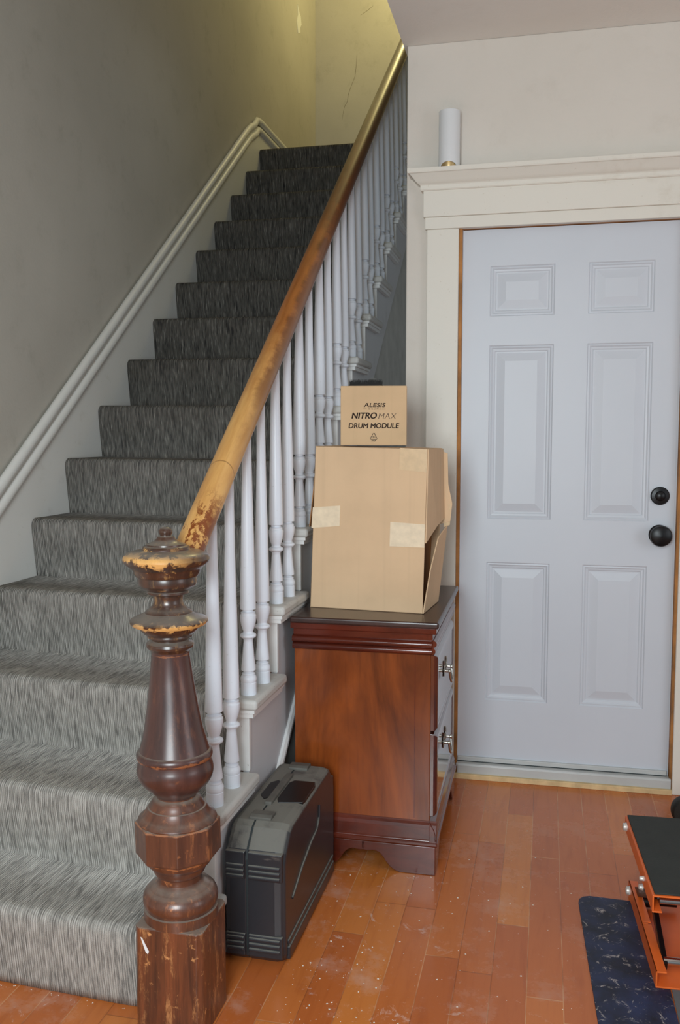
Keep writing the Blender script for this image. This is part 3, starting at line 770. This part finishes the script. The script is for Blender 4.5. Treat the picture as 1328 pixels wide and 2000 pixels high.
# ------------------------------------------------------------------ small printed box
SB = thing('cardboard_box', 'small brown drum module box with printed lettering, on top of the large box', 'box', (.303, 1.110, 1.3262), .15)
sw, sh, sd = .216, .194, .170
b = B(); b.box(0, sw, 0, sd, 0, sh); b.build('box_body', 'kraft_small', SB, .002)
B().box(-.0008, sw + .0008, sd * .5 - .0005, sd * .5 + .0005, sh - .0005, sh + .0004).build('lid_seam', 'kraft_in', SB)
def text(s_, x, z, size, name='printed_word', shear=0., bold=0., sx=1., spacing=1.):
    cu = bpy.data.curves.new(name, 'FONT'); cu.body = s_; cu.size = size; cu.align_x = 'CENTER'; cu.align_y = 'CENTER'
    cu.shear = shear; cu.offset = min(bold, 0); cu.extrude = .0002; cu.space_character = spacing
    cu.materials.append(M['ink'])
    o = bpy.data.objects.new(name, cu); COL.objects.link(o)
    dg = bpy.context.evaluated_depsgraph_get(); me = bpy.data.meshes.new_from_object(o.evaluated_get(dg))
    bpy.data.objects.remove(o)
    if bold > 0:
        bm = bmesh.new()
        for dx, dz in ((-1, 0), (1, 0), (0, .8), (0, -.8), (.7, .6), (-.7, -.6)):
            n0 = len(bm.verts); bm.from_mesh(me); bm.verts.ensure_lookup_table()
            for v_ in bm.verts[n0:]: v_.co.x += dx * bold; v_.co.y += dz * bold
        bm.to_mesh(me); bm.free()
    o = bpy.data.objects.new(name, me); COL.objects.link(o); o.parent = SB
    if not me.materials: me.materials.append(M['ink'])
    o.location = (x, -.0004, z); o.rotation_euler = (PI / 2, 0, 0); o.scale = (sx, 1, 1)
    return o
SX = sw / 124.
def px(X, Y): return ((X - 667) * SX, (868 - Y) * SX * .995)     # place on the box face
def tx(s_, X, Y, h, width=None, **k):
    x, z = px(X, Y); o = text(s_, x, z, h * SX / .70, **k)
    if width:
        xs_ = [v.co.x for v in o.data.vertices]; w_ = max(xs_) - min(xs_); sxx = width * SX / w_
        o.scale = (sxx, 1, 1); o.location.x = x - (max(xs_) + min(xs_)) / 2 * sxx
    return o
tx('ALESIS', 731, 792.5, 7.5, 41, shear=.15, bold=.0003)
tx('DRUMS', 731, 799.7, 2.2, 22, bold=.0001, spacing=1.9)
for X0, X1, Y in ((709.5, 716, 799.3), (744.5, 751.5, 799.8)):
    (xa, za), (xb, zb) = px(X0, Y), px(X1, Y); B().box(xa, xb, -.0006, 0, za - .0004, za + .0004).build('printed_dash', 'ink', SB)
tx('NITRO', 711.5, 812.5, 11, 48, shear=.2, bold=.0009)
tx('MAX', 755, 813.5, 11, 34, shear=.2, bold=-.0004)
tx('DRUM MODULE', 729.5, 831.5, 9, 95, shear=.12, bold=.0006)
# recycling triangle: three bent arrows
rc = B(); xc, zc = px(729.5, 851.5); Rr = 8.6 * SX
tri = [(xc + Rr * math.cos(a) * .95, zc - .001 + Rr * math.sin(a)) for a in (PI / 2, PI / 2 + 2 * PI / 3, PI / 2 + 4 * PI / 3)]
for k in range(3):
    a = Vector((*tri[k], 0)); c_ = Vector((*tri[(k + 1) % 3], 0)); d_ = (c_ - a).normalized(); n_ = Vector((-d_.y, d_.x, 0)); w_ = .0009
    p = a + d_ * .0035; q_ = c_ - d_ * .0052
    rc.prism([tuple((p + n_ * w_).xy), tuple((q_ + n_ * w_).xy), tuple((q_ - n_ * w_).xy), tuple((p - n_ * w_).xy)], 'y', -.0006, 0)
    rc.prism([tuple((q_ + n_ * .0024).xy), tuple((q_ + d_ * .0032).xy), tuple((q_ - n_ * .0024).xy)], 'y', -.0006, 0)
    d2 = (Vector((*tri[(k + 2) % 3], 0)) - c_).normalized()
    e = c_ + d2 * .0035; f_ = c_ - d_ * .0018
    n2 = Vector((-d2.y, d2.x, 0))
    rc.prism([tuple((f_ - n_ * w_).xy), tuple((f_ + n_ * w_ * .8).xy), tuple((e + n2 * w_).xy), tuple((e - n2 * w_).xy)], 'y', -.0006, 0)
rc.build('recycling_symbol', 'ink', SB)
tx('21', 729.5, 852.5, 3.0, 5, bold=.0001)
tx('PAP', 729.5, 859.5, 2.6, 8, bold=.0002)

# ------------------------------------------------------------------ brush lying on the small box
BR = thing('brush', 'black bristled brush lying on top of the small printed box', 'brush', (.310, 1.205, 1.5205), .10)
B().box(0, .112, 0, .042, 0, .012).build('brush_block', 'bristle', BR, .004)
br = B()
for i in range(34):
    for j in range(9):
        x = .003 + i * .106 / 33 + random.uniform(-.001, .001); y = .003 + j * .036 / 8
        lx = random.uniform(-.004, .004); h = random.uniform(.026, .031)
        br.add([(x - .0009, y, .011), (x + .0009, y, .011), (x, y + .0014, .011), (x + lx, y + random.uniform(-.003, .003), h)], [(0, 1, 3), (1, 2, 3), (2, 0, 3)])
o = br.build('bristles', 'bristle', BR); o['kind'] = 'stuff'
B().lathe([(0, .012), (.03, .012), (.034, .008), (.0345, .0003)], (.077, .046, .024), 20, 'y', 1.4, .8).build('brush_handle', 'case_handle', BR, smooth=True)

# ------------------------------------------------------------------ black tool case
TC = thing('tool_case', 'dusty black plastic power tool case standing upright on the floor by the stair', 'case', (.250, .340, 0), .0)
# local: y 0..0.545 long, x -.075..+.088 thick, seam at x=-.014
L_ = .545; H_ = .350
def case_outline(ins=0.):
    return [(.022, .0 + ins), (.006, .018), (.0 + ins, .045), (.0 + ins, H_ - .075), (.008, H_ - .050), (.050, H_ - .008), (.072, H_ - ins), (.475, H_ - ins), (.497, H_ - .008),
            (L_ - .008, H_ - .050), (L_ - ins, H_ - .075), (L_ - ins, .045), (L_ - .006, .018), (L_ - .022, ins)]
def shell(x0, x1, xm):
    """half shell: full outline at the seam, tucked in on its outer face"""
    o1 = case_outline(); cx_, cz_ = L_ / 2, H_ / 2
    def sc(f, g): return [(cx_ + (y - cx_) * f, cz_ + (z - cz_) * g) for y, z in o1]
    lv = [(x0, sc(1, 1)), (xm, sc(1, 1)), (xm + (x1 - xm) * .7, sc(.985, .975)), (x1, sc(.955, .93))]
    vs = []; fs = []; n_ = len(o1)
    for x, ring in lv: vs += [(x, y, z) for y, z in ring]
    for i in range(len(lv) - 1):
        for k in range(n_): fs.append((i * n_ + k, i * n_ + (k + 1) % n_, (i + 1) * n_ + (k + 1) % n_, (i + 1) * n_ + k))
    fs += [tuple(range(n_)), tuple(len(vs) - n_ + k for k in range(n_))]
    return B().add(vs, fs)
def ribs(b, xa, xb):
    for zz in (.262, .248, .234, .070, .056, .042): 
        b.box(xa, xb, -.0105, .012, zz - .0045, zz + .0045); b.box(xa, xb, L_ - .012, L_ + .0105, zz - .0045, zz + .0045)
r1 = shell(-.0125, .086, .060); ribs(r1, -.008, .076)
for ya, yb in ((-.005, .02), (L_ - .02, L_ + .005)): r1.box(-.010, .081, ya, yb, .225, .298); r1.box(-.010, .081, ya, yb, .022, .080)
r1.box(.078, .092, .03, L_ - .03, .006, .040); r1.box(.078, .090, .03, L_ - .03, .046, .058)
r1.build('front_shell', 'case', TC, .003, 2)
r2 = shell(-.0155, -.076, -.060); ribs(r2, -.068, -.020)
for ya, yb in ((-.005, .02), (L_ - .02, L_ + .005)): r2.box(-.071, -.018, ya, yb, .225, .298); r2.box(-.071, -.018, ya, yb, .022, .080)
r2.build('back_shell', 'case', TC, .003, 2)
B().prism(case_outline(.002), 'x', -.0165, -.0115).build('seam_gasket', 'seal', TC)
# raised moulded line on the broad side
B().tube([(.0865, .07, .150), (.0875, .16, .190), (.0878, .25, .215), (.0876, .32, .225), (.0876, .345, .250), (.0872, .35, .285)], .0035, 8).build('moulded_line', 'case', TC, smooth=True)
# flat dark plates beside the handle, painted shade in place of hand-grip hollows
hd = B(); hd.box(-.022, -.001, .170, .385, H_ - .004, H_ + .009)
hd.build('handle', 'case_handle', TC, .004, 3)
B().prism([(.002, .215), (.012, .190), (.078, .205), (.080, .225), (.080, .330), (.074, .352), (.012, .352), (.002, .330)], 'z', H_ - .010, H_ + .0015).build('grip_shade', 'black_metal', TC, .001)
B().prism([(-.026, .215), (-.034, .205), (-.052, .230), (-.052, .320), (-.034, .345), (-.026, .335)], 'z', H_ - .010, H_ + .0015).build('grip_shade', 'black_metal', TC, .001)
for yy in (.075, .435):
    la = B(); la.prism([(yy, H_ - .002), (yy, H_ + .006), (yy + .012, H_ + .010), (yy + .042, H_ + .008), (yy + .046, H_ - .002)], 'x', -.032, .028)
    la.build('latch', 'case_handle', TC, .002)

# ------------------------------------------------------------------ cylinder lamp on the cornice
ct = (DW[0] + math.cos(DWR) * -.050, DW[1] - .066, 2.358)
CL = thing('cylinder_lamp', 'white cylindrical lamp with a brass foot standing upright on the door cornice', 'lamp', ct)
seg = 48; vs = []; fs = []; ro, ri, hh = .040, .037, .208
for k in range(seg):
    a = 2 * PI * k / seg; d = max(0, 1 - ((a - 1.5 * PI) / .85) ** 2); zb = .004 + .015 * math.sqrt(d)
    for r in (ro, ri):
        vs += [(r * math.cos(a), r * math.sin(a), zb), (r * math.cos(a), r * math.sin(a), hh)]
for k in range(seg):
    p, q_ = k * 4, ((k + 1) % seg) * 4
    fs += [(p, q_, q_ + 1, p + 1), (p + 2, p + 3, q_ + 3, q_ + 2), (p + 1, q_ + 1, q_ + 3, p + 3), (p, p + 2, q_ + 2, q_)]
sh_ = B().add(vs, fs).build('lamp_shade', 'white_tube', CL, smooth=True, angle=40)
B().lathe([(hh - .010, ri + .0005), (hh - .004, ri + .0005)], (0, 0, 0), 48).build('shade_top', 'white_tube', CL)
B().lathe([(0, .034), (.004, .035), (.03, .035), (.034, .030), (.06, .012), (.10, .010)], (0, 0, 0), 40).build('lamp_base', 'brass', CL, smooth=True)

# ------------------------------------------------------------------ mats and lift table
def mat_shape():
    pts = [(1.103, .28), (1.098, -.6), (1.285, -.6), (1.285, .28), (1.275, .880), (1.110, .884), (1.092, .876), (1.080, .860), (1.077, .838)]
    return B().prism(pts, 'z', .0, .003)
tag(mat_shape().build('floor_mat', 'mat', bevel=.001), 'narrow navy blue mat speckled with plaster dust, on the floor under the lift table', 'mat')
tag(B().box(1.2855, 2.1, -.6, .80, .0, .003).build('floor_mat', 'grey_sheet', bevel=.001), 'grey mat on the floor under the orange lift table beside the navy mat', 'mat')
LT = thing('lift_table', 'orange steel scissor lift table with a black rubber top, at right edge', 'lift', (1.222, .92, .003), .055)
# local: x 0..0.42, y from -.47 (near) to 0 (far)
W_ = .42; Ld = .455
ba = B(); ba.box(.0, W_, -Ld, 0, 0, .004)
ba.build('base_plate', 'orange', LT, .001)
for xa, sgn in ((0, 1), (W_, -1)):
    r = B(); x1 = xa + sgn * .004; x2 = xa + sgn * .026
    r.box(min(xa, x1), max(xa, x1), -Ld, 0, .004, .042)
    r.box(min(xa, x2), max(xa, x2), -Ld, -.235, .038, .042)
    r.box(min(xa, xa + sgn * .018), max(xa, xa + sgn * .018), -.235, -.225, .038, .042)
    r.box(min(xa, x2), max(xa, x2), -.225, 0, .038, .042)
    r.build('base_rail', 'orange', LT, .001)
TZ = .214; ty = .058
tp = B(); tp.box(-.006, W_ + .006, -Ld + ty - .018, ty, TZ - .004, TZ)
for xa, sgn in ((-.006, 1), (W_ + .006, -1)):
    x1 = xa + sgn * .004; x2 = xa + sgn * .024
    tp.box(min(xa, x1), max(xa, x1), -Ld + ty - .018, ty, TZ - .040, TZ - .004)
    tp.box(min(xa, x2), max(xa, x2), -Ld + ty - .018, -Ld + ty + .17, TZ - .044, TZ - .040)
tp.build('table_frame', 'orange', LT, .0012)
B().box(.000, W_, -Ld + ty - .012, ty - .002, TZ, TZ + .005).build('rubber_top', 'rubber', LT, .0015)
def arm(ya, za, yb, zb, x0, mat='black_metal'):
    b = B(); p, q_ = Vector((0, ya, za)), Vector((0, yb, zb)); d_ = (q_ - p).normalized(); u_ = Vector((0, -d_.z, d_.y)); w_ = .013
    pts = [p - d_ * .01 + u_ * w_, q_ + d_ * .01 + u_ * w_, q_ + d_ * .01 - u_ * w_, p - d_ * .01 - u_ * w_]
    b.prism([(v.y, v.z) for v in pts], 'x', x0, x0 + .013); return b
for x0 in (.026, W_ - .032):
    arm(-.385, .025, .01, TZ - .022, x0).build('scissor_arm', 'black_metal', LT, .002)
for x0 in (.012, W_ - .018):
    arm(-.03, .025, -.36, TZ - .022, x0).build('scissor_arm', 'black_metal', LT, .002)
B().lathe([(.030, .0105), (W_ - .03, .0105)], (0, -.385, .030), 20, 'x').build('cross_rod', 'chrome', LT, smooth=True)
B().lathe([(.016, .0085), (W_ - .016, .0085)], (0, -.385, TZ - .026), 20, 'x').build('cross_rod', 'chrome', LT, smooth=True)
B().lathe([(.006, .006), (.02, .006), (.02, .020), (.034, .020), (.034, .016), (.06, .016), (.07, .010), (.12, .010)], (0, -.08, .024), 20, 'x').build('lift_screw', 'black_metal', LT, smooth=True)
def bolt(x, y, z, r=.0115): B().lathe([(0, r * 1.1), (-.003, r * 1.1), (-.004, r), (-.010, r * .95), (-.012, r * .6), (-.0122, .0003)], (x, y, z), 12, 'x').build('bolt', 'bolt', LT, smooth=True, angle=30)
bolt(0, -.03, .026); bolt(-.006, .020, TZ - .018); bolt(-.006, -.29, TZ - .020, .006); bolt(.010, -.185, .118, .008)
B().lathe([(0, .008), (.006, .008), (.008, .005)], (.085, .058, TZ - .010), 14, 'y').build('bolt', 'bolt', LT)
WH = thing('wheel', 'small dark rubber wheel on the floor behind the orange lift table', 'wheel', (1.462, 1.46, .052))
B().lathe([(-.026, .030), (-.026, .044), (-.020, .050), (-.010, .052), (.010, .052), (.020, .050), (.026, .044), (.026, .030), (.020, .028), (-.020, .028)][::1], (0, 0, 0), 44, 'y').build('tyre', 'tyre', WH, smooth=True, angle=40)
B().lathe([(-.024, .0285), (-.027, .020), (-.030, .010), (-.031, .0003)], (0, 0, 0), 30, 'y').build('hub', 'rubber', WH, smooth=True)
wl_ = B()
for k in range(5):
    a = k * 2 * PI / 5 + .5; wl_.tube([(math.cos(a) * .008, -.0315, math.sin(a) * .008), (math.cos(a + .25) * .024, -.0268, math.sin(a + .25) * .024)], .0014, 6)
wl_.build('hub_lines', 'bolt', WH)

# ------------------------------------------------------------------ plaster crumbs
cb = B()
def crumb(x, y, z, r):
    a = random.uniform(0, PI); vs = []
    for k in range(5):
        t_ = a + k * 2 * PI / 5; rr = r * random.uniform(.6, 1.2); vs.append((x + math.cos(t_) * rr, y + math.sin(t_) * rr, z))
    vs.append((x, y, z + r * random.uniform(.4, .9)))
    cb.add(vs, [(0, 1, 5), (1, 2, 5), (2, 3, 5), (3, 4, 5), (4, 0, 5), (4, 3, 2, 1, 0)])
for k in range(520):
    cx_, cy_, s_ = random.choice([(.50, .45, .16), (.55, .75, .12), (.36, .25, .1), (.7, .6, .25), (.45, .15, .12), (.8, .4, .3), (-.2, .02, .2), (.9, 1.0, .3), (.4, .3, .09)])
    x = random.gauss(cx_, s_ * 1.3); y = random.gauss(cy_, s_ * 1.3)
    if x < .36 and y > .1: continue
    if x < .25 and y > .0: continue
    if x > 1.06 and y < .9: continue
    if x < -.8 or y > 1.6 or (x < .66 and y > .9): continue
    crumb(x, y, .0003, random.choice([.0008, .001, .0013, .0016, .0028]))
for i, n_ in ((1, 40), (2, 70), (3, 60), (4, 36), (5, 16)):
    for k in range(n_):
        x = random.uniform(-.8, .05); t_ = (x - XL) / (-XL); yr_l = {1: .378, 2: .632, 3: .890, 4: 1.13, 5: 1.37}[i]; yr_r = {1: .328, 2: .585, 3: .833, 4: 1.10, 5: 1.368}[i]
        yr = yr_l * (1 - t_) + yr_r * t_ - .006
        y = yr - abs(random.gauss(0, .003)) if random.random() < .7 else yr - random.uniform(0, .17)
        crumb(x, y, zt(i, x) + .0003, random.choice([.0008, .0012, .0018]))
for k in range(60):
    x = random.uniform(-.8, .05); crumb(x, .15 * (1 - (x - XL) / -XL) + .108 * ((x - XL) / -XL) - abs(random.gauss(0, .008)) - .003, .0003, random.choice([.001, .0014, .002]))
tag(cb.build('plaster_crumbs', 'dust'), 'pale plaster crumbs scattered over the plank floor and carpeted steps', 'debris', kind='stuff')
